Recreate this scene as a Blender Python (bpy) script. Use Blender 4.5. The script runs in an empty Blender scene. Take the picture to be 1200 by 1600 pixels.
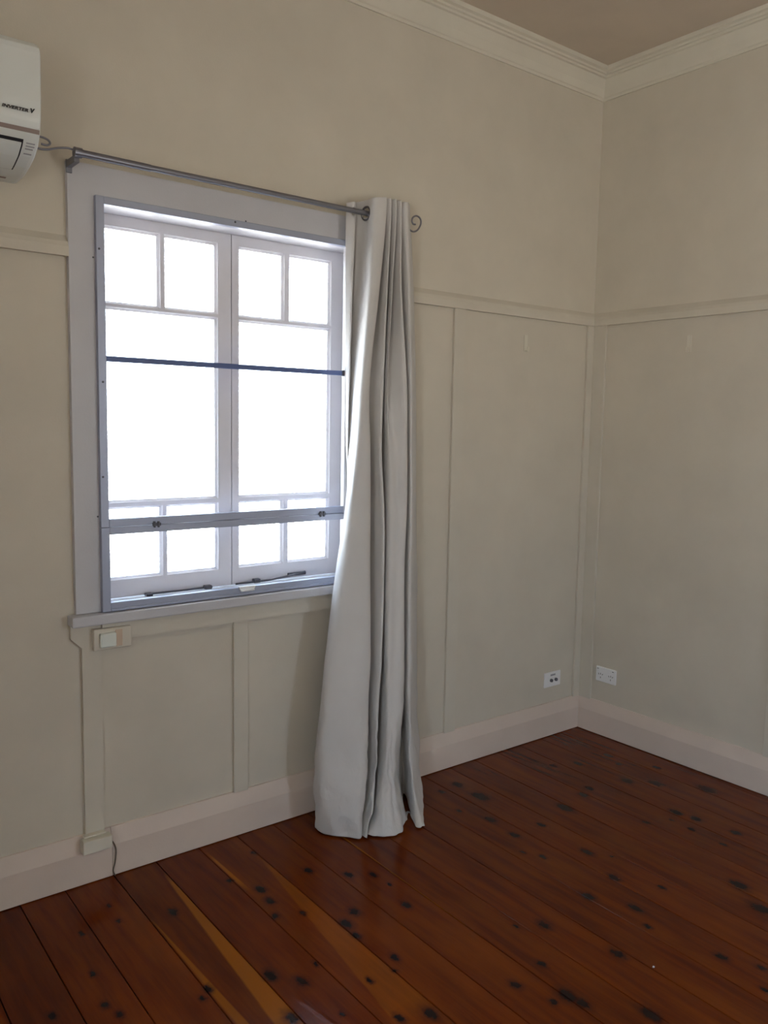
import bpy, bmesh, math, random
from mathutils import Vector, Matrix, noise as mnoise
random.seed(7)
scene = bpy.context.scene
C = scene.collection
PI = math.pi

# ------------------------------------------------------------------ camera
YAW, PITCH, ROLL, F_PX = 0.6662, -0.1042, 0.0176, 1317.6
fwd = Vector((math.sin(YAW)*math.cos(PITCH), math.cos(YAW)*math.cos(PITCH), math.sin(PITCH)))
rt = Vector((math.cos(YAW), -math.sin(YAW), 0)); up = rt.cross(fwd)
r2 = math.cos(ROLL)*rt + math.sin(ROLL)*up; u2 = -math.sin(ROLL)*rt + math.cos(ROLL)*up
cam_data = bpy.data.cameras.new('camera'); cam = bpy.data.objects.new('camera', cam_data); C.objects.link(cam)
mw = Matrix((r2, u2, -fwd)).transposed().to_4x4(); mw.translation = Vector((-3.3382, -2.6374, 1.4989))
cam.matrix_world = mw
cam_data.sensor_fit = 'VERTICAL'; cam_data.sensor_height = 36.0; cam_data.lens = F_PX*36.0/1600.0
cam_data.clip_start = 0.05; cam_data.clip_end = 200
scene.camera = cam

# ------------------------------------------------------------------ world, sun, portals, exposure
scene.view_settings.view_transform = 'Standard'; scene.view_settings.look = 'None'
scene.view_settings.gamma = 1.0; scene.view_settings.use_curve_mapping = False
scene.view_settings.exposure = 1.52
world = bpy.data.worlds.new('world'); scene.world = world; world.use_nodes = True
wn, wl = world.node_tree.nodes, world.node_tree.links; wn.clear()
w_out = wn.new('ShaderNodeOutputWorld'); w_bg = wn.new('ShaderNodeBackground'); w_mix = wn.new('ShaderNodeMix'); w_mix.data_type = 'RGBA'
w_tc = wn.new('ShaderNodeTexCoord'); w_sep = wn.new('ShaderNodeSeparateXYZ'); w_mr = wn.new('ShaderNodeMapRange')
wl.new(w_tc.outputs['Generated'], w_sep.inputs[0]); wl.new(w_sep.outputs['Z'], w_mr.inputs['Value'])
w_mr.inputs['From Min'].default_value = 0.0; w_mr.inputs['From Max'].default_value = 0.8
w_mix.inputs['A'].default_value = (0.72, 0.86, 1.0, 1); w_mix.inputs['B'].default_value = (0.36, 0.60, 1.0, 1)   # pale horizon to blue zenith
wl.new(w_mr.outputs[0], w_mix.inputs['Factor'])
w_low = wn.new('ShaderNodeMix'); w_low.data_type = 'RGBA'; w_st = wn.new('ShaderNodeMapRange')                   # sunlit pale ground below the horizon
w_st.inputs['From Min'].default_value = -0.02; w_st.inputs['From Max'].default_value = 0.02; wl.new(w_sep.outputs['Z'], w_st.inputs['Value'])
w_low.inputs['A'].default_value = (1.20, 1.18, 1.12, 1); wl.new(w_st.outputs[0], w_low.inputs['Factor']); wl.new(w_mix.outputs['Result'], w_low.inputs['B'])
wl.new(w_low.outputs['Result'], w_bg.inputs['Color'])
w_bg.inputs['Strength'].default_value = 6.0
wl.new(w_bg.outputs[0], w_out.inputs[0])
def portal(name, loc, direction, sx, sy):
    d = bpy.data.lights.new(name, 'AREA'); d.shape = 'RECTANGLE'; d.size = sx; d.size_y = sy; d.cycles.is_portal = True
    o = bpy.data.objects.new(name, d); C.objects.link(o); o.location = loc
    o.rotation_euler = Vector(direction).to_track_quat('-Z', 'Z').to_euler(); return o
portal('window_portal', (-1.905, 0.20, 1.53), (0, -1, 0), 1.05, 1.30)
portal('added_window_portal', (-1.20, -4.32, 1.45), (0, 1, 0), 0.36, 1.20)  # sky portal for the unseen window added in the front wall
portal('added_doorway_portal', (-5.52, -3.45, 1.05), (1, 0, 0), 0.95, 2.10)  # sky portal for the unseen doorway added in the left wall
scene.cycles.use_denoising = True
scene.cycles.max_bounces = 10; scene.cycles.diffuse_bounces = 6; scene.cycles.transparent_max_bounces = 12
scene.cycles.sample_clamp_indirect = 6.0

# ------------------------------------------------------------------ colours and tables
WALL = (0.595, 0.548, 0.460)
BATTEN = (0.595, 0.553, 0.468)
CEIL = (0.59, 0.51, 0.42)
TRIM = (0.66, 0.56, 0.485)
CORN = (0.655, 0.62, 0.525)
CASING = (0.545, 0.545, 0.575)
SASH = (0.69, 0.68, 0.72)
CLOTH = (0.61, 0.595, 0.58)
WOOD_DARK = (0.092, 0.0135, 0.0006)
WOOD_MID = (0.160, 0.027, 0.0008)
WOOD_LIGHT = (0.225, 0.050, 0.0012)
WOOD_SAP = (0.36, 0.105, 0.004)
TINTS = {-2.683: (1.0, 1.0, 1.0), -2.834: (0.70, 0.60, 0.6), -2.545: (1.05, 1.05, 1.0), -2.388: (0.9, 0.95, 0.9), -2.242: (0.95, 0.85, 0.9), -2.084: (1.15, 1.2, 1.1)}
KNOTS = [(-2.617, -0.477, 0.0121), (-2.635, -0.618, 0.0147), (-2.617, -0.673, 0.0129), (-2.754, -0.576, 0.0144), (-2.581, -0.277, 0.0093), (-2.464, -0.184, 0.0098), (-2.471, -0.279, 0.0114), (-2.32, -0.333, 0.0175), (-2.097, -0.275, 0.0125), (-2.043, -0.381, 0.0205), (-2.052, -0.456, 0.0201), (-2.08, -0.535, 0.0156), (-2.004, -0.574, 0.0137), (-1.856, -0.372, 0.0172), (-1.762, -0.477, 0.0171), (-1.695, -0.526, 0.015), (-1.875, -0.661, 0.0217), (-1.929, -0.7, 0.0212), (-1.938, -0.761, 0.0151), (-2.235, -0.768, 0.0226), (-2.179, -0.842, 0.0224), (-2.108, -0.803, 0.0107), (-2.029, -0.944, 0.0104), (-2.166, -1.009, 0.0082), (-2.275, -0.942, 0.0226), (-2.394, -0.717, 0.0135), (-2.422, -0.743, 0.0116), (-1.945, -0.16, 0.0134), (-1.72, -0.727, 0.0181), (-1.688, -0.604, 0.0084), (-1.913, -0.91, 0.0145), (-1.948, -0.954, 0.0106), (-1.984, -1.142, 0.0213), (-2.057, -1.108, 0.0146), (-1.724, -1.196, 0.0173), (-1.694, -1.304, 0.0118), (-1.452, -1.056, 0.0214), (-1.599, -1.178, 0.0144), (-1.525, -1.01, 0.0078), (-1.11, -0.615, 0.019), (-1.144, -0.784, 0.0135), (-1.179, -0.72, 0.0091), (-1.645, -1.31, 0.029), (-0.991, -0.857, 0.0206), (-0.947, -0.923, 0.0091), (-1.056, -1.015, 0.0195), (-1.216, -1.036, 0.0228), (-1.152, -1.172, 0.0203), (-1.203, -1.249, 0.0117), (-0.978, -1.15, 0.0128), (-1.388, -1.277, 0.0222), (-0.757, -1.293, 0.028), (-0.831, -1.409, 0.0307), (-1.161, -1.464, 0.0185), (-1.114, -1.559, 0.0146), (-1.197, -1.615, 0.014), (-1.529, -1.484, 0.0282), (-1.637, -1.35, 0.0219), (-0.421, -1.092, 0.017), (-0.542, -1.111, 0.0118), (-0.978, -0.171, 0.027), (-0.981, -0.304, 0.034), (-1.141, -0.349, 0.0126), (-1.093, -0.477, 0.0197), (-0.968, -0.619, 0.0146), (-0.782, -0.576, 0.0307), (-0.626, -0.546, 0.0212), (-0.554, -0.515, 0.0162), (-0.385, -0.324, 0.0174), (-0.496, -0.271, 0.0115), (-1.08, -0.181, 0.0132), (-0.363, -0.567, 0.0222), (-0.286, -0.653, 0.0221), (-0.245, -0.433, 0.0116), (-0.134, -0.556, 0.0145), (-0.163, -0.82, 0.03), (-0.455, -0.861, 0.023), (-0.441, -0.938, 0.0201), (-0.525, -0.89, 0.01), (-0.624, -0.844, 0.0149), (-0.197, -0.341, 0.0149), (-0.531, -0.975, 0.0122)]
CURTAIN = [
 [(-1.5126,-0.0620,2.2921), (-1.4929,-0.0880,2.2950), (-1.4689,-0.0450,2.3027), (-1.4515,-0.1000,2.3043), (-1.4489,-0.1500,2.3052), (-1.3950,-0.1480,2.3150), (-1.3818,-0.1160,2.3177), (-1.3743,-0.1500,2.3148), (-1.3578,-0.1160,2.3173), (-1.3504,-0.1500,2.3166), (-1.3337,-0.1160,2.3191), (-1.3278,-0.1500,2.3160), (-1.3093,-0.1160,2.3187), (-1.2905,-0.1400,2.3174), (-1.2218,-0.0700,2.3304)],
 [(-1.5130,-0.0620,2.2291), (-1.4918,-0.0880,2.2279), (-1.4679,-0.0450,2.2391), (-1.4502,-0.1000,2.2324), (-1.4501,-0.1500,2.2238), (-1.3975,-0.1480,2.2324), (-1.3860,-0.1160,2.2397), (-1.3754,-0.1500,2.2355), (-1.3591,-0.1160,2.2439), (-1.3501,-0.1500,2.2395), (-1.3350,-0.1160,2.2477), (-1.3244,-0.1500,2.2435), (-1.3076,-0.1160,2.2520), (-1.2872,-0.1400,2.2511), (-1.2171,-0.0700,2.2742)],
 [(-1.5093,-0.0580,1.9913), (-1.4970,-0.0850,1.9897), (-1.4755,-0.0450,1.9966), (-1.4668,-0.1050,1.9908), (-1.4740,-0.1650,1.9832), (-1.4257,-0.1550,1.9897), (-1.3707,-0.0600,2.0064), (-1.3863,-0.1500,1.9946), (-1.3319,-0.0650,2.0102), (-1.3583,-0.1450,1.9982), (-1.3103,-0.0650,2.0125), (-1.3198,-0.1500,2.0019), (-1.2626,-0.0600,2.0184), (-1.2745,-0.1400,2.0080), (-1.1775,-0.0500,2.0289)],
 [(-1.4967,-0.0520,1.6438), (-1.4978,-0.0780,1.6431), (-1.4785,-0.0450,1.6448), (-1.4912,-0.1050,1.6427), (-1.5130,-0.1720,1.6400), (-1.4768,-0.1700,1.6416), (-1.4150,-0.0600,1.6471), (-1.3839,-0.1300,1.6466), (-1.3549,-0.0850,1.6490), (-1.3753,-0.1500,1.6465), (-1.3404,-0.0900,1.6495), (-1.2941,-0.1600,1.6497), (-1.2407,-0.0600,1.6545), (-1.2565,-0.1450,1.6516), (-1.1556,-0.0500,1.6584)],
 [(-1.4872,-0.0460,1.4060), (-1.4919,-0.0650,1.4066), (-1.4820,-0.0450,1.4059), (-1.5032,-0.1050,1.4080), (-1.5304,-0.1780,1.4105), (-1.4769,-0.1800,1.4104), (-1.4172,-0.0650,1.4063), (-1.4150,-0.1650,1.4096), (-1.3481,-0.0750,1.4064), (-1.3699,-0.1500,1.4090), (-1.3369,-0.1550,1.4090), (-1.2946,-0.1720,1.4094), (-1.2344,-0.0600,1.4055), (-1.2582,-0.1550,1.4087), (-1.1468,-0.0500,1.4048)],
 [(-1.4685,-0.0420,1.1624), (-1.4743,-0.0500,1.1635), (-1.4932,-0.0680,1.1661), (-1.5329,-0.1050,1.1716), (-1.5594,-0.1800,1.1799), (-1.4784,-0.1920,1.1769), (-1.4171,-0.0750,1.1629), (-1.4094,-0.1800,1.1723), (-1.3466,-0.0800,1.1598), (-1.3771,-0.1700,1.1697), (-1.3402,-0.1780,1.1686), (-1.3014,-0.1880,1.1676), (-1.2362,-0.0700,1.1533), (-1.2624,-0.1680,1.1637), (-1.1421,-0.0550,1.1471)],
 [(-1.4999,-0.0620,0.9214), (-1.5057,-0.0660,0.9226), (-1.5275,-0.0800,0.9269), (-1.5734,-0.1100,0.9360), (-1.5955,-0.1880,0.9502), (-1.4919,-0.2120,0.9437), (-1.4230,-0.0850,0.9173), (-1.4213,-0.1980,0.9346), (-1.3553,-0.0900,0.9115), (-1.3920,-0.1880,0.9302), (-1.3614,-0.2000,0.9290), (-1.3217,-0.2050,0.9259), (-1.2445,-0.0800,0.8990), (-1.2764,-0.1850,0.9183), (-1.1373,-0.0600,0.8854)],
 [(-1.5407,-0.0660,0.6798), (-1.5494,-0.0700,0.6819), (-1.5686,-0.0850,0.6880), (-1.6075,-0.1120,0.6995), (-1.6308,-0.1950,0.7209), (-1.5128,-0.2380,0.7128), (-1.4394,-0.1050,0.6733), (-1.4408,-0.2220,0.6988), (-1.3679,-0.1050,0.6628), (-1.4100,-0.2100,0.6917), (-1.3828,-0.2260,0.6911), (-1.3382,-0.2250,0.6844), (-1.2528,-0.0900,0.6427), (-1.2896,-0.2050,0.6729), (-1.1383,-0.0700,0.6215)],
 [(-1.5755,-0.0700,0.4375), (-1.5848,-0.0750,0.4407), (-1.6067,-0.0900,0.4492), (-1.6422,-0.1150,0.4631), (-1.6647,-0.2000,0.4912), (-1.5307,-0.2580,0.4811), (-1.4559,-0.1250,0.4293), (-1.4618,-0.2400,0.4626), (-1.3875,-0.1250,0.4159), (-1.4335,-0.2350,0.4556), (-1.4103,-0.2520,0.4558), (-1.3547,-0.2450,0.4430), (-1.2544,-0.1000,0.3829), (-1.2997,-0.2250,0.4266), (-1.1375,-0.0800,0.3544)],
 [(-1.6022,-0.0750,0.1934), (-1.6115,-0.0800,0.1974), (-1.6332,-0.0950,0.2079), (-1.6685,-0.1180,0.2245), (-1.6869,-0.2000,0.2571), (-1.5478,-0.2750,0.2486), (-1.4754,-0.1450,0.1862), (-1.4918,-0.2620,0.2303), (-1.4173,-0.1500,0.1736), (-1.4640,-0.2650,0.2245), (-1.4409,-0.2820,0.2247), (-1.3987,-0.2680,0.2095), (-1.2393,-0.1100,0.1161), (-1.3139,-0.2500,0.1824), (-1.1747,-0.1500,0.1139)],
 [(-1.6041,-0.0800,0.0689), (-1.6134,-0.0850,0.0733), (-1.6351,-0.1000,0.0848), (-1.6671,-0.1200,0.1010), (-1.6861,-0.2050,0.1381), (-1.5662,-0.2850,0.1355), (-1.5009,-0.1700,0.0747), (-1.5180,-0.2720,0.1176), (-1.4526,-0.1750,0.0634), (-1.4942,-0.2800,0.1141), (-1.4509,-0.2980,0.1091), (-1.3898,-0.2800,0.0858), (-1.2173,-0.1000,-0.0286), (-1.3194,-0.2720,0.0637), (-1.2217,-0.2200,0.0176)],
 [(-1.6268,-0.1235,0.0060), (-1.6354,-0.1235,0.0060), (-1.6508,-0.1249,0.0060), (-1.6749,-0.1355,0.0060), (-1.6740,-0.2061,0.0060), (-1.5956,-0.2928,0.0060), (-1.5729,-0.2737,0.0060), (-1.5717,-0.3073,0.0060), (-1.5483,-0.2917,0.0060), (-1.5381,-0.3170,0.0060), (-1.4890,-0.3528,0.0060), (-1.4145,-0.3280,0.0060), (-1.3171,-0.2441,0.0060), (-1.3729,-0.3490,0.0060), (-1.3372,-0.3624,0.0060)]]

# ------------------------------------------------------------------ materials
class NT:
    def __init__(s, name):
        s.m = bpy.data.materials.new(name); s.m.use_nodes = True; s.t = s.m.node_tree
        s.n, s.l = s.t.nodes, s.t.links; s.n.clear(); s.out = s.n.new('ShaderNodeOutputMaterial')
    def node(s, typ, **kw):
        n = s.n.new(typ)
        for k, v in kw.items(): setattr(n, k, v)
        return n
    def put(s, sock, v):
        if isinstance(v, bpy.types.NodeSocket): s.l.new(v, sock)
        else: sock.default_value = v
    def math(s, op, a, b=0.0, clamp=False):
        n = s.node('ShaderNodeMath', operation=op, use_clamp=clamp); s.put(n.inputs[0], a); s.put(n.inputs[1], b); return n.outputs[0]
    def vmath(s, op, a, b=(0, 0, 0)):
        n = s.node('ShaderNodeVectorMath', operation=op); s.put(n.inputs[0], a); s.put(n.inputs[1], b)
        return n.outputs['Value'] if op == 'DISTANCE' else n.outputs[0]
    def mix(s, f, a, b):
        n = s.node('ShaderNodeMix', data_type='RGBA'); s.put(n.inputs['Factor'], f)
        s.put(n.inputs['A'], a if isinstance(a, bpy.types.NodeSocket) else (*a, 1) if len(a) == 3 else a)
        s.put(n.inputs['B'], b if isinstance(b, bpy.types.NodeSocket) else (*b, 1) if len(b) == 3 else b); return n.outputs['Result']
    def noise(s, vec, scale, detail=2, rough=0.5, color=False):
        n = s.node('ShaderNodeTexNoise'); s.put(n.inputs['Vector'], vec); n.inputs['Scale'].default_value = scale
        n.inputs['Detail'].default_value = detail; n.inputs['Roughness'].default_value = rough
        return n.outputs['Color' if color else 'Fac']
    def maprange(s, v, a, b, c, d, smooth=False):
        n = s.node('ShaderNodeMapRange', interpolation_type='SMOOTHSTEP' if smooth else 'LINEAR')
        for i, x in enumerate((v, a, b, c, d)): s.put(n.inputs[i], x)
        return n.outputs[0]
    def pos(s): return s.node('ShaderNodeNewGeometry').outputs['Position']
    def bsdf(s, color, rough, metal=0.0, spec=0.5, coat=0.0, bump=None, bump_d=0.001, bump_s=1.0):
        b = s.node('ShaderNodeBsdfPrincipled'); s.put(b.inputs['Base Color'], color if isinstance(color, bpy.types.NodeSocket) else (*color, 1))
        s.put(b.inputs['Roughness'], rough); b.inputs['Metallic'].default_value = metal; b.inputs['Specular IOR Level'].default_value = spec
        b.inputs['Coat Weight'].default_value = coat; b.inputs['Coat Roughness'].default_value = 0.12
        if bump is not None:
            n = s.node('ShaderNodeBump'); n.inputs['Distance'].default_value = bump_d; n.inputs['Strength'].default_value = bump_s
            s.l.new(bump, n.inputs['Height']); s.l.new(n.outputs[0], b.inputs['Normal'])
        s.l.new(b.outputs[0], s.out.inputs[0]); s.b = b; return s.m

def paint(name, col, rough=0.55, var=0.05, bump=0.0006, scale=3.0, spec=0.35):
    t = NT(name); p = t.pos(); n = t.noise(p, scale, 4, 0.6); f = t.noise(p, 160, 3, 0.6)
    c = t.mix(t.maprange(n, 0.3, 0.7, 0, 1), [x*(1-var) for x in col], [min(1, x*(1+var)) for x in col])
    return t.bsdf(c, rough, bump=f, bump_d=bump, bump_s=0.6, spec=spec)
M = {}
M['wall'] = paint('cream_wall_paint', WALL)
M['batten'] = paint('cream_batten_paint', BATTEN)
M['ceiling'] = paint('ceiling_paint', CEIL)
M['trim'] = paint('skirting_gloss_paint', TRIM, rough=0.45)
M['cornice'] = paint('cornice_paint', CORN, rough=0.6)
M['casing'] = paint('window_white_paint', CASING, rough=0.4)
M['sash'] = paint('sash_white_paint', SASH, rough=0.35)
M['plastic'] = paint('white_plastic', (0.80, 0.80, 0.80), rough=0.3, var=0.01, bump=0.0)
M['switch'] = paint('greenish_white_plastic', (0.72, 0.76, 0.70), rough=0.3, var=0.01, bump=0.0)
M['brown_tape'] = paint('tan_cover', (0.56, 0.43, 0.32), rough=0.5, var=0.03, bump=0.0)
M['ac'] = paint('air_conditioner_shell', (0.69, 0.72, 0.70), rough=0.28, var=0.01, bump=0.0)
M['ac_seam'] = paint('air_conditioner_seam', (0.26, 0.20, 0.18), rough=0.5, var=0.02, bump=0.0)  # brown-grey colour of the seam strips
M['black'] = paint('black_ink', (0.015, 0.015, 0.02), rough=0.5, var=0.0, bump=0.0)
M['grey_ink'] = paint('grey_ink', (0.32, 0.32, 0.34), rough=0.5, var=0.0, bump=0.0)
M['dark'] = paint('dark_metal_fitting', (0.09, 0.09, 0.11), rough=0.4, var=0.05, bump=0.0)
M['bar'] = paint('dark_screen_bar', (0.09, 0.13, 0.29), rough=0.4, var=0.03, bump=0.0)
M['cable'] = paint('brown_cable', (0.14, 0.11, 0.08), rough=0.6, var=0.05, bump=0.0)
t = NT('grey_aluminium'); M['alu'] = t.bsdf((0.36, 0.39, 0.49), 0.42, metal=0.35, bump=t.noise(t.vmath('MULTIPLY', t.pos(), (40, 40, 400)), 1, 2), bump_d=0.0003, bump_s=0.3)
t = NT('brushed_nickel_rod'); M['nickel'] = t.bsdf((0.22, 0.22, 0.25), 0.38, metal=0.75, bump=t.noise(t.pos(), 300, 2), bump_d=0.0002, bump_s=0.3)
t = NT('dark_chrome'); M['chrome'] = t.bsdf((0.30, 0.30, 0.33), 0.15, metal=1.0, bump=t.noise(t.pos(), 80, 2), bump_d=0.0001, bump_s=0.2)

# curtain cloth: pale, slightly translucent, with a fine weave and creases
t = NT('curtain_cloth'); p = t.pos()
weave = t.noise(t.vmath('MULTIPLY', p, (900, 900, 900)), 1, 1)
crease = t.noise(t.vmath('MULTIPLY', p, (9, 9, 6)), 1, 5, 0.62)
sz = t.node('ShaderNodeSeparateXYZ'); t.l.new(p, sz.inputs[0])
rid = t.math('ABSOLUTE', t.math('SUBTRACT', t.noise(t.vmath('ADD', t.vmath('MULTIPLY', p, (7, 7, 5)), (3, 1, 7)), 1, 3, 0.5), 0.5))
low = t.maprange(sz.outputs['Z'], 0.12, 0.75, 1.0, 0.12)
h = t.math('ADD', t.math('MULTIPLY', t.math('ADD', t.math('MULTIPLY', crease, 0.6), t.math('MULTIPLY', rid, -1.6)), low), t.math('MULTIPLY', weave, 0.03))
bmp = t.node('ShaderNodeBump'); bmp.inputs['Distance'].default_value = 0.030; bmp.inputs['Strength'].default_value = 0.6; t.l.new(h, bmp.inputs['Height'])
cc = t.mix(t.maprange(t.noise(p, 6, 3), 0.3, 0.7, 0, 1), CLOTH, [x*0.95 for x in CLOTH])
d1 = t.node('ShaderNodeBsdfPrincipled'); t.put(d1.inputs['Base Color'], cc); d1.inputs['Roughness'].default_value = 0.7; d1.inputs['Sheen Weight'].default_value = 0.15
d1.inputs['Specular IOR Level'].default_value = 0.2
t.l.new(bmp.outputs[0], d1.inputs['Normal']); t.l.new(d1.outputs[0], t.out.inputs[0]); M['cloth'] = t.m

# obscure window glass: part clear, part milky, with a rippled figure
t = NT('obscure_glass'); p = t.pos()
vor = t.node('ShaderNodeTexVoronoi', feature='SMOOTH_F1'); t.put(vor.inputs['Vector'], t.vmath('MULTIPLY', p, (1, 1, 1))); vor.inputs['Scale'].default_value = 95
fig = t.maprange(t.math('ADD', t.math('MULTIPLY', vor.outputs['Distance'], 1.0), t.math('MULTIPLY', t.noise(p, 60, 2), 0.5)), 0.35, 0.85, 0.08, 0.45)
tr = t.node('ShaderNodeBsdfTransparent'); tr.inputs[0].default_value = (0.95, 0.97, 0.98, 1)
tl = t.node('ShaderNodeBsdfTranslucent'); tl.inputs[0].default_value = (0.95, 0.96, 0.98, 1)
mx = t.node('ShaderNodeMixShader'); t.l.new(fig, mx.inputs[0]); t.l.new(tr.outputs[0], mx.inputs[1]); t.l.new(tl.outputs[0], mx.inputs[2])
gl = t.node('ShaderNodeBsdfGlossy'); gl.inputs['Roughness'].default_value = 0.15
fr = t.node('ShaderNodeFresnel'); fr.inputs[0].default_value = 1.45
bm2 = t.node('ShaderNodeBump'); bm2.inputs['Distance'].default_value = 0.002; t.l.new(fig, bm2.inputs['Height']); t.l.new(bm2.outputs[0], gl.inputs['Normal'])
mx2 = t.node('ShaderNodeMixShader'); t.l.new(fr.outputs[0], mx2.inputs[0]); t.l.new(mx.outputs[0], mx2.inputs[1]); t.l.new(gl.outputs[0], mx2.inputs[2])
t.l.new(mx2.outputs[0], t.out.inputs[0]); M['glass'] = t.m

M['eave'] = paint('eave_boards', (0.10, 0.065, 0.055), rough=0.7, var=0.1)
M['subfloor'] = paint('dark_joint_wood', (0.02, 0.010, 0.006), rough=0.8)

# polished cypress boards: knots, sapwood streaks, grain, varnish
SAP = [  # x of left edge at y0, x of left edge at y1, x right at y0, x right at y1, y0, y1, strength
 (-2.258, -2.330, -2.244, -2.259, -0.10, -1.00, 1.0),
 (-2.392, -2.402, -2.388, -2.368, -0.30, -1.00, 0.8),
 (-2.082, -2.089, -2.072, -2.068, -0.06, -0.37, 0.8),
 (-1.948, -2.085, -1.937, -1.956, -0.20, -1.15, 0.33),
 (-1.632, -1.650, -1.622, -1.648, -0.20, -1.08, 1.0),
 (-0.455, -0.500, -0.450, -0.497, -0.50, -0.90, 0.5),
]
t = NT('varnished_cypress'); p = t.pos()
sx = t.node('ShaderNodeSeparateXYZ'); t.l.new(p, sx.inputs[0])
X, Y = sx.outputs['X'], sx.outputs['Y']
oi = t.node('ShaderNodeObjectInfo')
off = t.math('MULTIPLY', oi.outputs['Random'], 37.0)
cb = t.node('ShaderNodeCombineXYZ'); t.l.new(t.math('ADD', X, off), cb.inputs[0]); t.l.new(Y, cb.inputs[1])
gv = t.vmath('MULTIPLY', cb.outputs[0], (30, 2.2, 1))
grain = t.noise(gv, 1.0, 5, 0.6)
fine = t.noise(t.vmath('MULTIPLY', cb.outputs[0], (220, 9, 1)), 1.0, 3, 0.6)
broad = t.noise(t.vmath('MULTIPLY', cb.outputs[0], (5, 1.6, 1)), 1.0, 3, 0.5)
# distorted position for knots
wob = t.noise(p, 45, 4, 0.65, color=True)
wv = t.vmath('ADD', p, t.vmath('MULTIPLY', t.vmath('SUBTRACT', wob, (0.5, 0.5, 0.5)), (0.022, 0.040, 0)))
ks = (1.0, 0.62, 0.0); kv = t.vmath('MULTIPLY', wv, ks)
acc = None
for (kx, ky, kr) in KNOTS:
    d = t.vmath('DISTANCE', kv, (kx*ks[0], ky*ks[1], 0)); d = t.math('MULTIPLY', d, 1.0/(kr*0.80))
    acc = d if acc is None else t.math('MINIMUM', acc, d)
mott = t.noise(p, 120, 3)
acc = t.math('ADD', acc, t.math('MULTIPLY', t.noise(p, 14, 2), 0.35))
core = t.maprange(t.math('ADD', acc, t.math('MULTIPLY', mott, 0.5)), 0.85, 1.50, 0.95, 0.0, True)
halo = t.maprange(acc, 0.8, 2.1, 0.55, 0.0, True)
base = t.mix(t.maprange(grain, 0.30, 0.68, 0, 1, True), WOOD_DARK, WOOD_MID)
base = t.mix(t.maprange(broad, 0.45, 0.75, 0, 0.55, True), base, WOOD_LIGHT)
base = t.mix(t.maprange(fine, 0.35, 0.75, 0, 0.18), base, [x*0.6 for x in WOOD_DARK])
sap = None
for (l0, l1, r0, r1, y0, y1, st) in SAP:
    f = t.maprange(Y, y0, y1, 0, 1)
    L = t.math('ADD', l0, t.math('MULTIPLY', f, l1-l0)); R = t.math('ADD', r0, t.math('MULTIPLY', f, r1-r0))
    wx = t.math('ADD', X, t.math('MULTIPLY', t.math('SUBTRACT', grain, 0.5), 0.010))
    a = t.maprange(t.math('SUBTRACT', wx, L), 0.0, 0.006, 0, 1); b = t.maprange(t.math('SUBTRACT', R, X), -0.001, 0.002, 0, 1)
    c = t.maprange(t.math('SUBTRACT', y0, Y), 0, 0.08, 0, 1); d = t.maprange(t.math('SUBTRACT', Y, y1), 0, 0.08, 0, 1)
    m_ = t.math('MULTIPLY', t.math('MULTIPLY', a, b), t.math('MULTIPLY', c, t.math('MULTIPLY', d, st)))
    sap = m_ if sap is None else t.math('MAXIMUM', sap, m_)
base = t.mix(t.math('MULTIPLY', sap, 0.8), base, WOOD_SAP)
tint = t.node('ShaderNodeMix', data_type='RGBA', blend_type='MULTIPLY'); tint.inputs['Factor'].default_value = 1.0
t.l.new(base, tint.inputs['A']); t.l.new(oi.outputs['Color'], tint.inputs['B'])
base = t.mix(halo, tint.outputs['Result'], (0.042, 0.008, 0.003))
base = t.mix(core, base, (0.008, 0.003, 0.004))
# one board edge has a small raised ridge that catches the window
rx = t.math('SUBTRACT', X, t.math('ADD', -2.345, t.math('MULTIPLY', Y, -0.137)))
ridge = t.math('MULTIPLY', t.maprange(t.math('ABSOLUTE', rx), 0.0, 0.013, 1, 0, True), t.math('MULTIPLY', t.maprange(t.math('SUBTRACT', -0.86, Y), 0, 0.07, 0, 1, True), t.maprange(t.math('SUBTRACT', Y, -1.30), 0, 0.1, 0, 1, True)))
bumph = t.math('ADD', t.math('ADD', t.math('MULTIPLY', t.noise(p, 7, 2), 1.0), t.math('MULTIPLY', fine, 0.06)), t.math('MULTIPLY', ridge, 1.1))
M['boards'] = t.bsdf(base, t.math('SUBTRACT', t.maprange(t.noise(p, 25, 3), 0.3, 0.7, 0.14, 0.22), t.math('MULTIPLY', ridge, 0.10)), spec=0.17, coat=0.0, bump=bumph, bump_d=0.004, bump_s=0.5)

# ------------------------------------------------------------------ builders
def box(bm, x0, x1, y0, y1, z0, z1, bev=0.0, seg=1):
    vs = [bm.verts.new((x, y, z)) for x in (x0, x1) for y in (y0, y1) for z in (z0, z1)]
    F = [(0, 1, 3, 2), (4, 6, 7, 5), (0, 4, 5, 1), (2, 3, 7, 6), (0, 2, 6, 4), (1, 5, 7, 3)]
    fs = [bm.faces.new([vs[i] for i in f]) for f in F]
    if bev:
        es = list({e for f in fs for e in f.edges})
        bmesh.ops.bevel(bm, geom=es, offset=bev, segments=seg, profile=0.5, affect='EDGES')
def prism(bm, prof, a, b):
    """prof: list of 3D-point pairs is swept from ring a(prof) to ring b(prof); a, b map (u, v) to a 3D point"""
    A = [bm.verts.new(a(*q)) for q in prof]; B = [bm.verts.new(b(*q)) for q in prof]; n = len(prof)
    for i in range(n): bm.faces.new((A[i], A[(i+1) % n], B[(i+1) % n], B[i]))
    bm.faces.new(A[::-1]); bm.faces.new(B)
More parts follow.
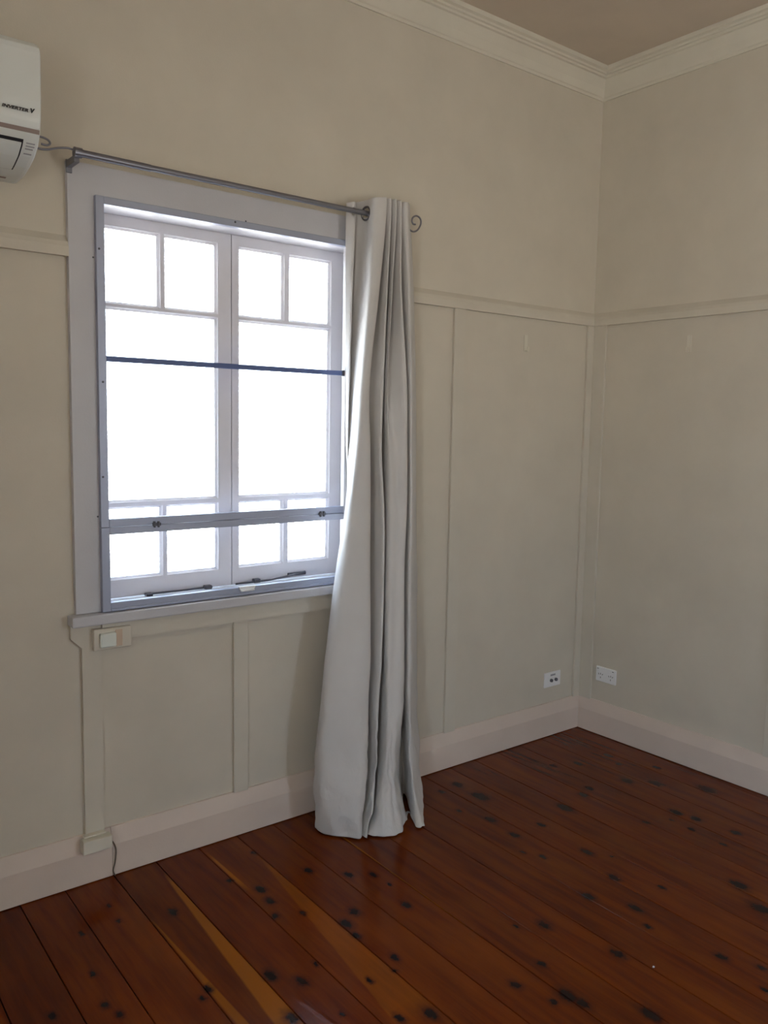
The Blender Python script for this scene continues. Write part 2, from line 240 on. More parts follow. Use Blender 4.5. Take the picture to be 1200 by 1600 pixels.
def tube(bm, pts, r, seg=12, cap=True):
    pts = [Vector(p) for p in pts]; rings = []; prev = None
    for i, p in enumerate(pts):
        d = (pts[min(i+1, len(pts)-1)] - pts[max(i-1, 0)]).normalized()
        if prev is None: n = d.orthogonal().normalized()
        else: n = (prev - d*prev.dot(d)).normalized()
        prev = n; b = d.cross(n); rr = r[i] if isinstance(r, (list, tuple)) else r
        rings.append([bm.verts.new(p + rr*(math.cos(a)*n + math.sin(a)*b)) for a in [2*PI*k/seg for k in range(seg)]])
    for i in range(len(rings)-1):
        for k in range(seg): bm.faces.new((rings[i][k], rings[i][(k+1) % seg], rings[i+1][(k+1) % seg], rings[i+1][k]))
    if cap: bm.faces.new(rings[0][::-1]); bm.faces.new(rings[-1])
def torus(bm, c, axis, R, r, n=28, m=10):
    c = Vector(c); ax = Vector(axis).normalized(); u = ax.orthogonal().normalized(); v = ax.cross(u); g = []
    for i in range(n):
        a = 2*PI*i/n; d = math.cos(a)*u + math.sin(a)*v
        g.append([bm.verts.new(c + d*(R + r*math.cos(2*PI*j/m)) + ax*r*math.sin(2*PI*j/m)) for j in range(m)])
    for i in range(n):
        for j in range(m): bm.faces.new((g[i][j], g[(i+1) % n][j], g[(i+1) % n][(j+1) % m], g[i][(j+1) % m]))
def disc(bm, c, axis, r, h, n=16):
    c = Vector(c); a = Vector(axis).normalized(); tube(bm, [c, c + a*h], r, n)
def spline(P, n):
    out = []
    for i in range(len(P)-1):
        p0, p1, p2, p3 = P[max(i-1, 0)], P[i], P[i+1], P[min(i+2, len(P)-1)]
        for k in range(n):
            t_ = k/n
            out.append(tuple(0.5*((2*b) + (-a+c)*t_ + (2*a-5*b+4*c-d)*t_**2 + (-a+3*b-3*c+d)*t_**3) for a, b, c, d in zip(p0, p1, p2, p3)))
    out.append(tuple(P[-1])); return out
def obj(name, bm, mat, parent=None, smooth=False, **props):
    bmesh.ops.recalc_face_normals(bm, faces=bm.faces)
    if parent is not None:
        root = parent
        while root.parent: root = root.parent
        bmesh.ops.translate(bm, verts=bm.verts, vec=-Vector(root.location))
    me = bpy.data.meshes.new(name); bm.to_mesh(me); bm.free(); me.materials.append(mat)
    if smooth:
        for f in me.polygons: f.use_smooth = True
    o = bpy.data.objects.new(name, me); C.objects.link(o)
    if parent is not None: o.parent = parent
    for k, v in props.items(): o[k] = v
    return o
def thing(name, label, cat, loc, group=None):
    o = bpy.data.objects.new(name, None); C.objects.link(o); o.location = loc; o.empty_display_size = 0.05
    o['label'] = label; o['category'] = cat
    if group: o['group'] = group
    return o
def mesh(fn, *a, **k):
    bm = bmesh.new(); fn(bm, *a, **k); return bm
def boxes(lst, bev=0.0):
    bm = bmesh.new()
    for b in lst: box(bm, *b, bev=bev)
    return bm

# ------------------------------------------------------------------ room shell
RX0, RY0, CZ = -5.40, -4.20, 3.137            # room: x RX0..0, y RY0..0, z 0..CZ
OX0, OX1, OZ0, OZ1 = -2.403, -1.412, 0.900, 2.150   # opening of the casement window
obj('wall_back', boxes([(RX0-0.12, OX0, 0, 0.14, 0, CZ), (OX1, 0.12, 0, 0.14, 0, CZ), (OX0, OX1, 0, 0.14, 0, OZ0), (OX0, OX1, 0, 0.14, OZ1, CZ)]), M['wall'], kind='structure')
obj('wall_right', boxes([(0, 0.12, RY0-0.12, 0, 0, CZ)]), M['wall'], kind='structure')
# behind the camera: narrow window and left doorway, both added to light the room
WX0, WX1, WB, WZ = -1.37, -1.04, 0.85, 2.05
obj('wall_front', boxes([(RX0, WX0, RY0-0.12, RY0, 0, CZ), (WX1, 0, RY0-0.12, RY0, 0, CZ), (WX0, WX1, RY0-0.12, RY0, WZ, CZ), (WX0, WX1, RY0-0.12, RY0, 0, WB)]), M['wall'], kind='structure')
obj('added_window_2', boxes([(WX0-0.09, WX0, RY0, RY0+0.02, WB-0.09, WZ+0.09), (WX1, WX1+0.09, RY0, RY0+0.02, WB-0.09, WZ+0.09), (WX0, WX1, RY0, RY0+0.02, WZ, WZ+0.09), (WX0, WX1, RY0, RY0+0.04, WB-0.09, WB)], 0.003), M['casing'], kind='structure')
DY0, DY1, DZ = -3.92, -3.00, 2.10
obj('wall_left', boxes([(RX0-0.12, RX0, RY0-0.12, DY0, 0, CZ), (RX0-0.12, RX0, DY1, 0, 0, CZ), (RX0-0.12, RX0, DY0, DY1, DZ, CZ)]), M['wall'], kind='structure')
added_door = obj('added_door_1', boxes([(RX0, RX0+0.02, DY0-0.09, DY0, 0, DZ+0.09), (RX0, RX0+0.02, DY1, DY1+0.09, 0, DZ+0.09), (RX0, RX0+0.02, DY0, DY1, DZ, DZ+0.09)], 0.003), M['casing'], kind='structure')
obj('added_shading_leaf', boxes([(RX0+0.022, RX0+0.47, DY1-0.045, DY1-0.005, 0.008, 2.05)], 0.003), M['casing'], added_door)  # unseen leaf added to keep doorway light off part of the back wall
obj('ceiling', boxes([(RX0-0.12, 0.12, RY0-0.12, 0.14, CZ, CZ+0.15)]), M['ceiling'], kind='structure')

# floor: dark subfloor with individually laid boards
floor = obj('floor', boxes([(RX0-0.12, 0.12, RY0-0.12, 0.14, -0.10, -0.020)]), M['subfloor'], kind='structure')
SEAMS = [-2.683, -2.545, -2.388, -2.242, -2.084, -1.934, -1.783, -1.628, -1.487, -1.335, -1.200, -1.040, -0.888, -0.738, -0.590, -0.443, -0.294, -0.150, -0.004, 0.145, 0.295]
x = -2.683
left = []
while x > RX0 - 0.1: x -= 0.151; left.append(x)
SEAMS = left[::-1] + SEAMS
def slope(x): return 0.017 if x < -1.7 else 0.017 + 0.030*(x+1.7)/1.7
def bx(x0, y): return x0 + slope(x0)*y
for i in range(len(SEAMS)-1):
    a, b = SEAMS[i], SEAMS[i+1]; g = 0.0011; bm = bmesh.new()
    y0, y1 = RY0 - 0.02, 0.0; cup = random.uniform(-0.0006, 0.0008); top = random.uniform(-0.0006, 0.0)
    n = 7; ys = [y1 + (y0-y1)*k/6 for k in range(7)]; rows = []
    prof = [(0, -0.019), (0, -0.0022), (0.010, top-0.0003), (0.25, top+cup*0.7), (0.5, top+cup), (0.75, top+cup*0.7), (0.990, top-0.0003), (1, -0.0022), (1, -0.019)]
    if a > -0.02: ys = [max(-0.01-a, 0)*-1/slope(a)-0.02*(a > 0) if False else -(a+0.012)/slope(a) - 0.002]; ys = [ys[0] + (y0-ys[0])*k/6 for k in range(7)]
    if ys[0] < y0 + 0.3: bm.free(); continue
    for y in ys:
        xa, xb = bx(a, y)+g, min(bx(b, y)-g, -0.001)
        xa = max(xa, RX0-0.1)
        rows.append([bm.verts.new((xa+(xb-xa)*u, y, z)) for u, z in prof])
    for r0, r1 in zip(rows, rows[1:]):
        for k in range(len(prof)): bm.faces.new((r0[k], r0[(k+1) % len(prof)], r1[(k+1) % len(prof)], r1[k]))
    bm.faces.new(rows[0]); bm.faces.new(rows[-1][::-1])
    o = obj('floorboard', bm, M['boards'], floor, smooth=False)
    v = TINTS.get(round(a, 3), (random.uniform(0.85, 1.05),)*3); o.color = (*v, 1)
bm = bmesh.new()

# skirting boards: bevelled top band, flat face
def sk_prof(): return [(0.0, 0.003), (0.022, 0.003), (0.022, 0.107), (0.007, 0.162), (0.0, 0.163)]
bm = bmesh.new(); P = sk_prof()
prism(bm, P, lambda u, v: (-2.392, -u, v), lambda u, v: (-u*0.98, -u, v))
obj('baseboard_back', bm, M['trim'], kind='structure')
bm = bmesh.new(); prism(bm, P, lambda u, v: (RX0, -u-0.0012, v), lambda u, v: (-2.394, -u-0.0012, v)); obj('baseboard_back', bm, M['trim'], kind='structure')
bm = bmesh.new(); prism(bm, P, lambda u, v: (-u, -0.001-u, v), lambda u, v: (-u, RY0, v)); obj('baseboard_right', bm, M['trim'], kind='structure')
bm = bmesh.new(); prism(bm, P, lambda u, v: (RX0+u, -u, v), lambda u, v: (RX0+u, DY1+0.09, v)); obj('baseboard_left', bm, M['trim'], kind='structure')
# cornice, mitred in the corner
CP = [(0, 3.016), (0.007, 3.016), (0.009, 3.026), (0.014, 3.030), (0.024, 3.058), (0.040, 3.088), (0.044, 3.096), (0.054, 3.098), (0.055, 3.106), (0.064, 3.108), (0.066, 3.116), (0.078, 3.120), (0.080, 3.1365), (0, 3.1365)]
bm = bmesh.new(); prism(bm, CP, lambda u, v: (-u, -u, v), lambda u, v: (RX0+u, -u, v)); obj('trim_1', bm, M['cornice'], kind='structure')
bm = bmesh.new(); prism(bm, CP, lambda u, v: (-u, -u, v), lambda u, v: (-u, RY0+u, v)); obj('trim_2', bm, M['cornice'], kind='structure')
# picture rail
RP = [(0, 1.9845), (0.0045, 1.9845), (0.0045, 1.980), (0.021, 1.980), (0.021, 2.008), (0.016, 2.022), (0, 2.043)]
def rail(n, a, b):
    bm = bmesh.new(); prism(bm, RP, a, b); obj('trim_%d' % n, bm, M['batten'], kind='structure')
rail(3, lambda u, v: (RX0, -u, v), lambda u, v: (-2.4935, -u, v))
rail(4, lambda u, v: (-1.330, -u, v), lambda u, v: (-u, -u, v))
rail(5, lambda u, v: (-u, -u, v), lambda u, v: (-u, RY0, v))
# cover battens
BT = 0.0135
def batten(n, b):
    # a hair of shadow gap runs behind the long edges
    x0, x1, y0, y1, z0, z1 = b; s = 0.0022
    if x1-x0 > y1-y0 and z1-z0 > x1-x0: parts = [(x0, x1, y0, -0.0035, z0, z1), (x0+s, x1-s, -0.0035, y1, z0, z1)]
    else: parts = [(x0, -0.0035, y0, y1, z0, z1), (-0.0035, x1, y0+s, y1-s, z0, z1)]
    bm = bmesh.new(); box(bm, *parts[0], bev=0.0012); box(bm, *parts[1]); obj('trim_%d' % n, bm, M['batten'], kind='structure')
batten(6, (-0.918, -0.858, -BT, 0.0, 0.160, 1.981))
batten(7, (-0.052, 0.0, -BT, 0.0, 0.160, 1.981))
batten(8, (-BT, 0.0, -0.085, -BT, 0.160, 1.981))
batten(9, (-BT, 0.0, -1.030, -0.968, 0.160, 1.981))
batten(10, (-1.941, -1.884, -BT, 0.0, 0.160, 0.794))
bm = bmesh.new()   # left batten spreads with a bevelled shoulder under the sill end
prism(bm, [(-2.476, 0.160), (-2.415, 0.160), (-2.415, 0.860), (-2.510, 0.860), (-2.510, 0.812), (-2.476, 0.778)], lambda u, v: (u, -0.0145, v), lambda u, v: (u, -0.0035, v))
box(bm, -2.474, -2.417, -0.0035, 0, 0.160, 0.775)
obj('trim_11', bm, M['batten'], kind='structure')
obj('trim_12', boxes([(-2.4145, -1.320, -0.026, -0.006, 0.794, 0.856), (-2.4145, -1.320, -0.006, 0, 0.800, 0.856)]), M['batten'], kind='structure')   # apron rail under the sill
batten(13, (RX0+0.5, RX0+0.56, -BT, 0.0, 0.160, 1.981))

# ------------------------------------------------------------------ casement window
win = bpy.data.objects.new('window_1', None); C.objects.link(win); win.location = (-1.9075, 0, 0.855); win['kind'] = 'structure'
CL, CR, CT = -2.494, -1.322, 2.2575
bm = bmesh.new()
box(bm, CL, OX0-0.004, -0.020, 0, 0.890, CT); box(bm, OX1+0.004, CR, -0.020, 0, 0.890, CT); box(bm, OX0-0.004, OX1+0.004, -0.020, 0, OZ1+0.004, CT, 0.0)
obj('window_casing', bm, M['casing'], win)
obj('window_lining', boxes([(OX0-0.004, OX0+0.001, -0.018, 0.145, OZ0, OZ1), (OX1-0.001, OX1+0.004, -0.018, 0.145, OZ0, OZ1), (OX0, OX1, -0.018, 0.145, OZ1-0.001, OZ1+0.004)]), M['sash'], win)
bm = bmesh.new(); box(bm, -2.516, -1.300, -0.056, 0.0, 0.855, 0.888, 0.004, 2); box(bm, OX0, OX1, 0.0, 0.17, 0.870, 0.9005); obj('window_sill', bm, M['casing'], win)
def sash(x0, x1, px, y):
    """px: pane edges (a, b, c, d): left pane a..b, right pane c..d"""
    z0, z1 = 0.9045, 2.1485; a, b, c, d = px; th = 0.034
    bm = bmesh.new(); B_ = 0.011
    box(bm, x0, a-B_, y, y+th, z0, z1); box(bm, d+B_, x1, y, y+th, z0, z1)
    zr = [(z0, 0.973-B_), (1.201+0.003, 1.231-0.003), (1.851+0.003-0.006, 1.877-0.003+0.006), (2.105+B_, z1)]
    zr = [(z0, 0.973-B_), (1.201+B_*0.8, 1.231-B_*0.8), (1.851+B_*0.8, 1.877-B_*0.8), (2.105+B_, z1)]
    for q0, q1 in zr: box(bm, a-B_, d+B_, y, y+th, q0, q1)
    for q0, q1 in ((0.973-B_, 1.201+B_*0.8), (1.877-B_*0.8, 2.105+B_)): box(bm, b+B_*0.8, c-B_*0.8, y, y+th, q0, q1)
    s = obj('sash', bm, M['sash'], win)
    panes = [(a, b, 0.973, 1.201), (c, d, 0.973, 1.201), (a, d, 1.231, 1.851), (a, b, 1.877, 2.105), (c, d, 1.877, 2.105)]
    bd = bmesh.new()
    for (l, r, q0, q1) in panes:   # moulded glazing bead: small step, then slope to the glass
        def ring(e, yy): return [bd.verts.new(v) for v in ((l-e, yy, q0-e), (r+e, yy, q0-e), (r+e, yy, q1+e), (l-e, yy, q1+e))]
        R_ = [ring(B_, y+0.001), ring(B_*0.72, y+0.001), ring(B_*0.62, y+0.005), ring(0.0, y+0.013), ring(0.0, y+0.030), ring(B_, y+0.030)]
        for u, v in zip(R_, R_[1:]):
            for k in range(4): bd.faces.new((u[k], u[(k+1) % 4], v[(k+1) % 4], v[k]))
        obj('pane', boxes([(l-0.003, r+0.003, y+0.016, y+0.0165, q0-0.003, q1+0.003)]), M['glass'], s)
    obj('glazing_bead', bd, M['sash'], s)
    return s
sash(-2.400, -1.8972, (-2.341, -2.167, -2.137, -1.956), 0.090)
sash(-1.8935, -1.415, (-1.858, -1.685, -1.649, -1.477), 0.091)
obj('meeting_strip', boxes([(-1.912, -1.878, 0.127, 0.139, 0.9045, 2.1485)]), M['sash'], win)
# casement stays lying along the bottom rails
bm = bmesh.new(); tube(bm, [(-2.213, 0.078, 0.908), (-2.10, 0.072, 0.909), (-1.980, 0.079, 0.908)], 0.0035, 8); box(bm, -2.228, -2.205, 0.068, 0.090, 0.901, 0.912, 0.002); box(bm, -2.012, -1.985, 0.066, 0.086, 0.903, 0.916, 0.002)
obj('window_stay', bm, M['dark'], win)
bm = bmesh.new(); tube(bm, [(-1.886, 0.078, 0.908), (-1.74, 0.072, 0.910), (-1.62, 0.079, 0.920), (-1.584, 0.082, 0.925)], 0.0038, 8); box(bm, -1.815, -1.788, 0.066, 0.086, 0.905, 0.920, 0.002)
box(bm, -1.66, -1.58, 0.080, 0.090, 0.914, 0.926, 0.002); obj('window_stay', bm, M['dark'], win)

# ------------------------------------------------------------------ insect screen in front of the sashes
scr = thing('insect_screen', 'grey aluminium two-part insect screen frame fixed inside the casement window, dark bar across it', 'window screen', (-1.9075, -0.024, 0.888))
SY0, SY1 = -0.036, -0.014
def sbox(name, b, mat='alu', bev=0.0012): return obj(name, boxes([b], bev), M[mat], scr)
sbox('side_frame', (-2.4165, -2.3905, SY0, SY1, 1.1600, 2.1685)); sbox('side_frame', (-2.4165, -2.3895, SY0-0.002, SY1, 0.8905, 1.1590))
sbox('side_frame', (-1.4890, -1.4630, SY0, SY1, 0.8905, 2.1685), 'casing')
sbox('top_frame', (-2.3905, -1.4890, SY0, SY1, 2.1455, 2.1680))
sbox('bottom_frame', (-2.3895, -1.4890, SY0, SY1, 0.8905, 0.9180))
sbox('bottom_lip', (-2.3895, -1.4890, SY0-0.004, SY0, 0.8905, 0.9000))
sbox('middle_rail', (-2.3905, -1.4890, SY0-0.001, SY1, 1.1605, 1.1850)); sbox('middle_rail', (-2.3895, -1.4890, SY0-0.003, SY1, 1.1360, 1.1590))
sbox('crossbar', (-2.3905, -1.4890, -0.0290, -0.0205, 1.6755, 1.6930), 'bar', 0.002)
sbox('crossbar_end', (-1.4985, -1.4890, -0.032, -0.019, 1.6735, 1.6950), 'dark', 0.001)
for cx in (-2.236, -1.588):
    c = obj('latch_clip', boxes([(cx-0.014, cx+0.014, SY0-0.007, SY0-0.001, 1.1560, 1.1660), (cx-0.011, cx-0.005, SY0-0.009, SY0-0.001, 1.1510, 1.1710), (cx+0.003, cx+0.009, SY0-0.009, SY0-0.001, 1.1510, 1.1710)], 0.0008), M['dark'], scr)
bm = bmesh.new(); prism(bm, [(-1.938, 0.9225), (-1.873, 0.9225), (-1.876, 0.9150), (-1.884, 0.9040), (-1.928, 0.9040), (-1.935, 0.9150)], lambda u, v: (u, SY0-0.010, v), lambda u, v: (u, SY0, v))
box(bm, -1.932, -1.880, SY0-0.016, SY0-0.010, 0.9060, 0.9110, 0.001)
obj('pull_handle', bm, M['plastic'], scr, label='small white pull handle')
for (sx_, sz_, yy) in ((-1.948, 2.161, SY0), (-2.408, 2.011, SY0), (-2.403, 1.612, SY0), (-2.408, 1.319, SY0)):
    obj('screw', mesh(disc, (sx_, yy+0.0005, sz_), (0, -1, 0), 0.0035, 0.0018, 10), M['dark'], scr)
for (sx_, sz_) in ((-1.899, 2.174), (-2.421, 1.986), (-2.421, 1.194), (-2.4855, 2.2350), (-2.4850, 2.2240)):
    obj('screw_hole', mesh(disc, (sx_, -0.0195, sz_), (0, -1, 0), 0.0030, 0.0010, 10), M['dark'], win)

# ------------------------------------------------------------------ curtain rod
rod = thing('curtain_rod', 'thin brushed metal curtain rod with scroll ends mounted above the window', 'curtain rod', (-1.90, 0.0, 2.2585))
obj('outer_tube', mesh(tube, [(-2.497, -0.100, 2.2600), (-2.270, -0.100, 2.2585)], 0.0108, 20), M['nickel'], rod, smooth=False)
obj('inner_tube', mesh(tube, [(-2.272, -0.100, 2.2588), (-1.262, -0.100, 2.2588)], 0.0094, 20), M['nickel'], rod)
for xx, s in ((-2.489, 1), (-1.276, 1)):
    br = obj('bracket', boxes([(xx-0.009, xx+0.009, -0.0245, -0.0205, 2.220, 2.258), (xx-0.008, xx+0.008, -0.094, -0.0215, 2.2340, 2.2540)], 0.001), M['nickel'], rod)
    obj('bracket_cup', mesh(tube, [(xx-0.010, -0.100, 2.2598), (xx+0.012, -0.100, 2.2598)], 0.0145, 20), M['nickel'], rod)
SL = [(-2.497, 2.266), (-2.514, 2.268), (-2.541, 2.263), (-2.568, 2.2535), (-2.592, 2.250), (-2.612, 2.255), (-2.622, 2.266), (-2.616, 2.277), (-2.600, 2.2825), (-2.582, 2.2825), (-2.568, 2.278), (-2.5635, 2.270), (-2.573, 2.2635), (-2.588, 2.2645)]
obj('scroll_finial', mesh(tube, [(a, -0.095, b) for a, b in spline(SL, 6)], 0.0030, 10), M['nickel'], rod, smooth=True)
SR = [(-1.262, 2.252), (-1.250, 2.236), (-1.233, 2.2280), (-1.219, 2.2290), (-1.203, 2.239), (-1.191, 2.257), (-1.189, 2.274), (-1.198, 2.285), (-1.214, 2.2875), (-1.229, 2.279), (-1.234, 2.266), (-1.228, 2.2560), (-1.216, 2.2555)]
obj('scroll_finial', mesh(tube, [(a, -0.100, b) for a, b in spline(SR, 6)], 0.0034, 10), M['nickel'], rod, smooth=True)

# ------------------------------------------------------------------ curtain: control rows from heading to hem, each row crosses the folds
cur = thing('curtain', 'pale grey full-length eyelet curtain bunched at the right of the window', 'curtain', (-1.40, -0.12, 0.0))
NU, NV = 8, 14
cols = [spline(r, NU) for r in CURTAIN]
grid = list(zip(*[spline([cols[j][i] for j in range(len(cols))], NV) for i in range(len(cols[0]))]))
bm = bmesh.new(); G = []
for j, r_ in enumerate(grid):
    line = []
    for i, v in enumerate(r_):
        v = Vector(v); z = v.z
        w = max(0.0, min(1.0, (1.9 - z)/1.4))
        s = i*0.11
        v.y += w*0.0035*math.sin(5.1*z + 1.7*s + 2*math.sin(2.3*z+s)) ; v.x += w*0.0030*math.sin(6.3*z + 2.3*s)
        lo = max(0.0, min(1.0, (0.42 - z)/0.3)); v.y += lo*0.005*math.sin(31*z + 4.1*s)*math.sin(s*7.0+1)
        if z < 0.75:
            a_ = (0.75-z)/0.75; nz = mnoise.noise(Vector((v.x*9, i*0.05, z*7+3))) + 0.6*mnoise.noise(Vector((v.x*22, i*0.12, z*17)))
            rg = lambda q: 1 - 2.6*abs(mnoise.noise(q))
            v.y -= a_*(0.010*rg(Vector((v.x*10, z*8+1.3, i*0.012))) + 0.005*rg(Vector((v.x*21+4, z*19, i*0.02))))
            v.y += nz*0.008*a_; v.x += mnoise.noise(Vector((i*0.1, 5.0, z*11)))*0.005*a_
        v.y = min(v.y, -0.026 if z < 0.17 else -0.022)
        if 0.80 < z < 0.93 and v.y > -0.062: v.y = -0.062
        if 0.93 <= z < 2.18 and v.y > -0.041: v.y = -0.041
        line.append(bm.verts.new(v))
    G.append(line)
RODZ, RODY = 2.2588, -0.100
holes = []
for j in range(len(G)-1):
    for i in range(len(G[0])-1):
        q = (G[j][i], G[j][i+1], G[j+1][i+1], G[j+1][i]); c = sum((v.co for v in q), Vector())/4
        if i < NU*4 and math.hypot(c.y-RODY, c.z-RODZ) < 0.0205: continue
        bm.faces.new(q)
loose = [v for v in bm.verts if not v.link_faces]
# where the heading crosses the rod line, an eyelet goes round the rod
row_co = min(G, key=lambda l: abs(sum(v.co.z for v in l)/len(l) - RODZ))
cross = []
for a, b in zip(row_co, row_co[1:]):
    if (a.co.y-RODY)*(b.co.y-RODY) <= 0 and abs(a.co.y-b.co.y) > 1e-6:
        f = (RODY-a.co.y)/(b.co.y-a.co.y); tgt = a.co.lerp(b.co, f); d = (b.co-a.co); cross.append((tgt.x, Vector((-d.y, d.x, 0)).normalized()))
bmesh.ops.delete(bm, geom=loose, context='VERTS')
drape = obj('curtain_drape', bm, M['cloth'], cur, smooth=True)
md = drape.modifiers.new('thickness', 'SOLIDIFY'); md.thickness = 0.0016; md.offset = 0
for k, (cx, nrm) in enumerate(cross[:1]):
    obj('eyelet', mesh(torus, (cx, RODY, RODZ-0.001), nrm, 0.0235 if k == 0 else 0.021, 0.0042 if k == 0 else 0.003), M['chrome'], cur, smooth=True)

# ------------------------------------------------------------------ air conditioner
ac = thing('air_conditioner', 'white wall-mounted split air conditioner at the upper left edge', 'air conditioner', (-3.03, 0.0, 2.165))
AX0, AX1 = -3.43, -2.630
AP = [(-0.002, 2.166), (-0.070, 2.168), (-0.132, 2.181), (-0.180, 2.197), (-0.212, 2.217), (-0.232, 2.243), (-0.243, 2.275), (-0.250, 2.320), (-0.254, 2.440), (-0.250, 2.458), (-0.234, 2.472), (-0.180, 2.477), (-0.002, 2.478)]
def insetx(u, v, d):  # rounded ends: shrink the profile towards its middle
    return (-0.13 + (u+0.13)*(1-d*0.5) if u < -0.02 else u, 2.32 + (v-2.32)*(1-d*0.35))
bm = bmesh.new(); rings = []
for xx, d in ((AX0, 0.10), (AX0+0.004, 0.03), (AX0+0.012, 0.0), (AX1-0.012, 0.0), (AX1-0.004, 0.03), (AX1, 0.09)):
    rings.append([bm.verts.new((xx, *insetx(u, v, d))) for u, v in AP])
for a, b in zip(rings, rings[1:]):
    for k in range(len(AP)): bm.faces.new((a[k], a[(k+1) % len(AP)], b[(k+1) % len(AP)], b[k]))
bm.faces.new(rings[0]); bm.faces.new(rings[-1][::-1])
obj('housing', bm, M['ac'], ac, smooth=False)
def on_prof(s):
    """point and outward normal on the housing profile at arc fraction s along the chin (index units)"""
    i = int(s); f = s-i; a, b = AP[i], AP[min(i+1, len(AP)-1)]; u, v = a[0]+(b[0]-a[0])*f, a[1]+(b[1]-a[1])*f
    d = Vector((b[0]-a[0], b[1]-a[1])).normalized(); return u, v, Vector((d.y, -d.x)) if False else Vector((-abs(d.y), -abs(d.x)*0.8))
def strip(x0, x1, s0, s1, off0, off1, n=8):
    bm = bmesh.new(); O = []; I = []
    for k in range(n+1):
        u, v, nn = on_prof(s0+(s1-s0)*k/n); nn.normalize()
        O.append([bm.verts.new((xx, u+nn.x*off1, v+nn.y*off1)) for xx in (x0, x1)]); I.append([bm.verts.new((xx, u+nn.x*off0, v+nn.y*off0)) for xx in (x0, x1)])
    for k in range(n):
        bm.faces.new((O[k][0], O[k][1], O[k+1][1], O[k+1][0])); bm.faces.new((I[k][0], I[k+1][0], I[k+1][1], I[k][1]))
        bm.faces.new((O[k][0], O[k+1][0], I[k+1][0], I[k][0])); bm.faces.new((O[k][1], I[k][1], I[k+1][1], O[k+1][1]))
    bm.faces.new((O[0][0], I[0][0], I[0][1], O[0][1])); bm.faces.new((O[n][0], O[n][1], I[n][1], I[n][0])); return bm
obj('panel_seam', strip(AX0+0.004, AX1-0.003, 5.05, 5.38, -0.002, 0.0012, 3), M['ac_seam'], ac)
fp = obj('front_panel', strip(AX0+0.006, AX1-0.004, 5.46, 9.0, -0.001, 0.0022, 16), M['ac'], ac)
obj('louver_recess', strip(AX0+0.05, -2.6700, 1.62, 4.45, -0.001, 0.0010, 10), M['black'], ac)
obj('louver', strip(AX0+0.05, -2.6745, 1.70, 4.18, 0.001, 0.0034, 10), M['ac'], ac)
obj('base_seam', strip(AX0+0.03, -2.672, 0.55, 0.72, -0.001, 0.0010, 2), M['ac_seam'], ac)
for k, (s_, w_) in enumerate(((4.25, 0.022), (4.00, 0.022), (3.75, 0.020), (3.30, 0.020))):
    obj('indicator_mark', strip(-2.662, -2.662+w_, s_-0.10, s_, -0.001, 0.0010, 2), M['grey_ink'], ac)
def text(body, size, mat, parent, mtx, ext=0.0004, shear=0.25, name='lettering', bold=0.0):
    cu = bpy.data.curves.new(name, 'FONT'); cu.body = body; cu.size = size; cu.extrude = ext; cu.shear = shear; cu.offset = bold; cu.align_x = 'RIGHT'
    tmp = bpy.data.objects.new('tmp', cu); C.objects.link(tmp); bpy.context.view_layer.update()
    me = bpy.data.meshes.new_from_object(tmp.evaluated_get(bpy.context.evaluated_depsgraph_get())); bpy.data.objects.remove(tmp)
    me.transform(mtx); 
    root = parent
    me.transform(Matrix.Translation(-Vector(root.location))); me.materials.clear(); me.materials.append(mat)
    o = bpy.data.objects.new(name, me); C.objects.link(o); o.parent = parent; return o
face = Matrix.Rotation(PI/2, 4, 'X')      # text plane faces -y
obj_t = text('INVERTER', 0.0112, M['black'], ac, Matrix.Translation((-2.6655, -0.2525, 2.2900)) @ face @ Matrix.Diagonal((1.30, 1, 1, 1)), bold=0.0003)
obj_t = text('V', 0.0155, M['black'], ac, Matrix.Translation((-2.6520, -0.2525, 2.2900)) @ face, bold=0.0007)

# ------------------------------------------------------------------ wall fittings
sw = thing('window_switch', 'small pale switch on a painted mounting block under the left end of the sill', 'switch', (-2.38, -0.013, 0.80))
obj('mounting_block', boxes([(-2.447, -2.326, -0.040, -0.0175, 0.770, 0.838)], 0.002), M['batten'], sw)
obj('switch_body', boxes([(-2.4300, -2.3790, -0.054, -0.036, 0.7800, 0.8250)], 0.003), M['switch'], sw, label='pale greenish white square switch body')
obj('side_cover', boxes([(-2.3785, -2.3550, -0.041, -0.036, 0.7770, 0.8310)], 0.001), M['brown_tape'], sw, label='tan strip beside the switch')
cb_ = thing('cable_cover', 'white box cover at the foot of the batten left under the window', 'cable cover', (-2.452, -0.022, 0.12))
bm = bmesh.new(); box(bm, -2.499, -2.405, -0.060, -0.0235, 0.118, 0.160, 0.003, 2); obj('cover', bm, M['cornice'], cb_)
obj('cover_lid', boxes([(-2.487, -2.417, -0.034, -0.0140, 0.1605, 0.1660)], 0.001), M['cornice'], cb_)
obj('loose_cable', mesh(tube, spline([(-2.403, -0.027, 0.132), (-2.392, -0.029, 0.118), (-2.383, -0.028, 0.090), (-2.386, -0.027, 0.050), (-2.393, -0.027, 0.022), (-2.388, -0.030, 0.004)], 6), 0.0022, 8), M['cable'], cb_, smooth=True)

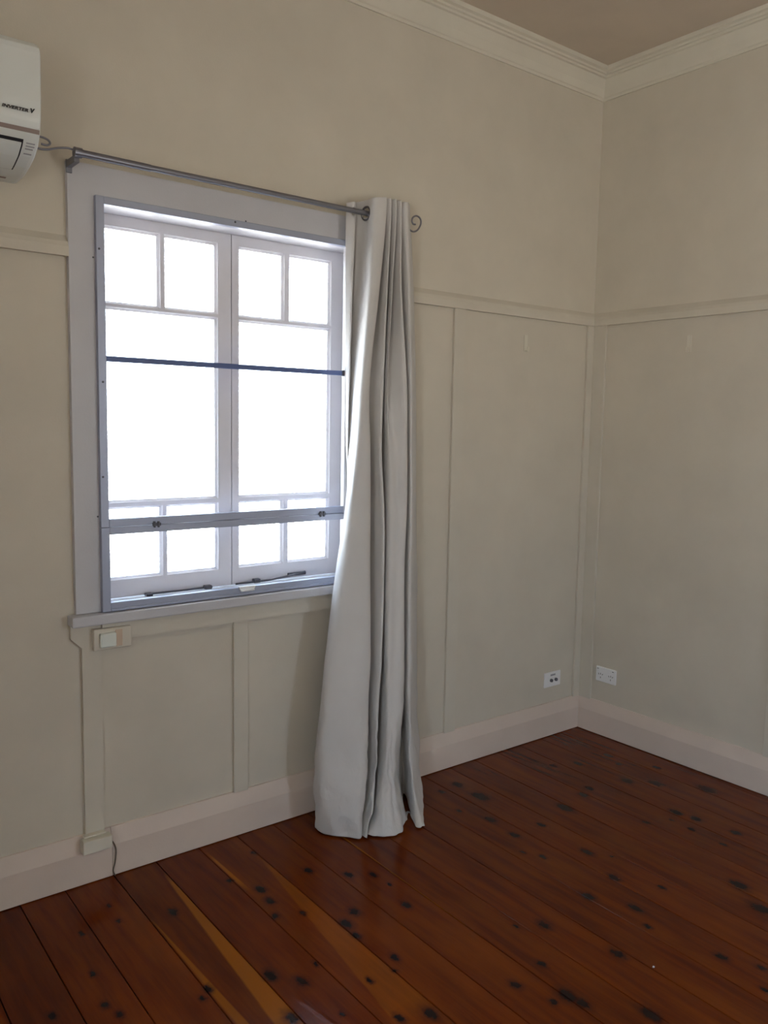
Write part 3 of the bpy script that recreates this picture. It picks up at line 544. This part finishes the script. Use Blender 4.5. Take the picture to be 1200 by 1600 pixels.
tv = thing('antenna_plate', 'white wall plate with two dark round connectors left of the corner', 'wall plate', (-0.207, 0.0, 0.245))
obj('plate', boxes([(-0.266, -0.150, -0.008, 0.0, 0.241, 0.313)], 0.002), M['plastic'], tv)
for xx in (-0.221, -0.187):
    s_ = obj('connector', mesh(disc, (xx, -0.008, 0.273), (0, -1, 0), 0.0080, 0.008, 16), M['dark'], tv)
obj('printed_mark', boxes([(-0.225, -0.190, -0.0085, -0.0079, 0.294, 0.303)]), M['grey_ink'], tv)
pp = thing('power_point', 'white double power point on the right wall beside the corner', 'power socket', (0.0, -0.168, 0.265))
obj('plate', boxes([(-0.009, 0.0, -0.2265, -0.1105, 0.264, 0.336)], 0.002), M['plastic'], pp)
for s, yy in ((0, -0.124), (1, -0.212)):
    obj('rocker_switch', boxes([(-0.0125, -0.0085, yy-0.008, yy+0.008, 0.314, 0.330)], 0.001), M['plastic'], pp)
    obj('switch_mark', boxes([(-0.0129, -0.0124, yy-0.005, yy+0.004, 0.326, 0.329)]), M['black'], pp)
for yc in (-0.139, -0.198):
    for dy, dz, ang in ((-0.011, 0.006, 0.5), (0.011, 0.006, -0.5), (0.0, -0.010, 0.0), (0.0, 0.008, 0.0)):
        bm = boxes([(-0.0094, -0.0089, -0.0013, 0.0013, -0.0040, 0.0040)]); bmesh.ops.rotate(bm, verts=bm.verts, cent=(0, 0, 0), matrix=Matrix.Rotation(ang, 3, 'X'))
        bmesh.ops.translate(bm, verts=bm.verts, vec=(0, yc+dy, 0.294+dz)); obj('socket_slot', bm, M['black'], pp)

def hook(label, basis):
    """basis maps (along wall, out of wall, z) to world"""
    h = thing('wall_hook', label, 'hook', basis(0, 0, 1.83), 'adhesive hooks below the picture rail')
    def hb(lst, bev=0.001):
        bm = bmesh.new()
        for (a0, a1, o0, o1, z0, z1) in lst:
            p0, p1 = basis(a0, o0, z0), basis(a1, o1, z1)
            box(bm, min(p0[0], p1[0]), max(p0[0], p1[0]), min(p0[1], p1[1]), max(p0[1], p1[1]), z0, z1, bev)
        return bm
    obj('back_plate', hb([(-0.011, 0.011, 0.0, 0.004, 1.832, 1.905)]), M['cornice'], h)
    obj('hook_arm', hb([(-0.005, 0.005, 0.004, 0.020, 1.832, 1.838), (-0.005, 0.005, 0.016, 0.020, 1.838, 1.852)], 0.0008), M['cornice'], h)
hook('cream wall hook on the window wall, left of the corner', lambda a, o, z: (-0.475+a, -o, z))
hook('cream wall hook on the right wall below the rail', lambda a, o, z: (-o, -0.520+a, z))

bm = bmesh.new(); bmesh.ops.create_icosphere(bm, subdivisions=1, radius=0.0045); bmesh.ops.scale(bm, vec=(1, 0.7, 0.5), verts=bm.verts); 
for v in bm.verts: v.co += Vector((random.uniform(-1, 1), random.uniform(-1, 1), 0))*0.0008
ch = obj('paint_chip', bm, M['plastic']); ch.location = (-1.36, -1.376, 0.0025); ch['label'] = 'tiny white paint chip lying on the floorboards'; ch['category'] = 'debris'

# ------------------------------------------------------------------ outside, seen only through the obscure glass
obj('eave', boxes([(-5.2, 0.8, 0.14, 1.15, 2.32, 2.38)]), M['eave'], kind='structure')
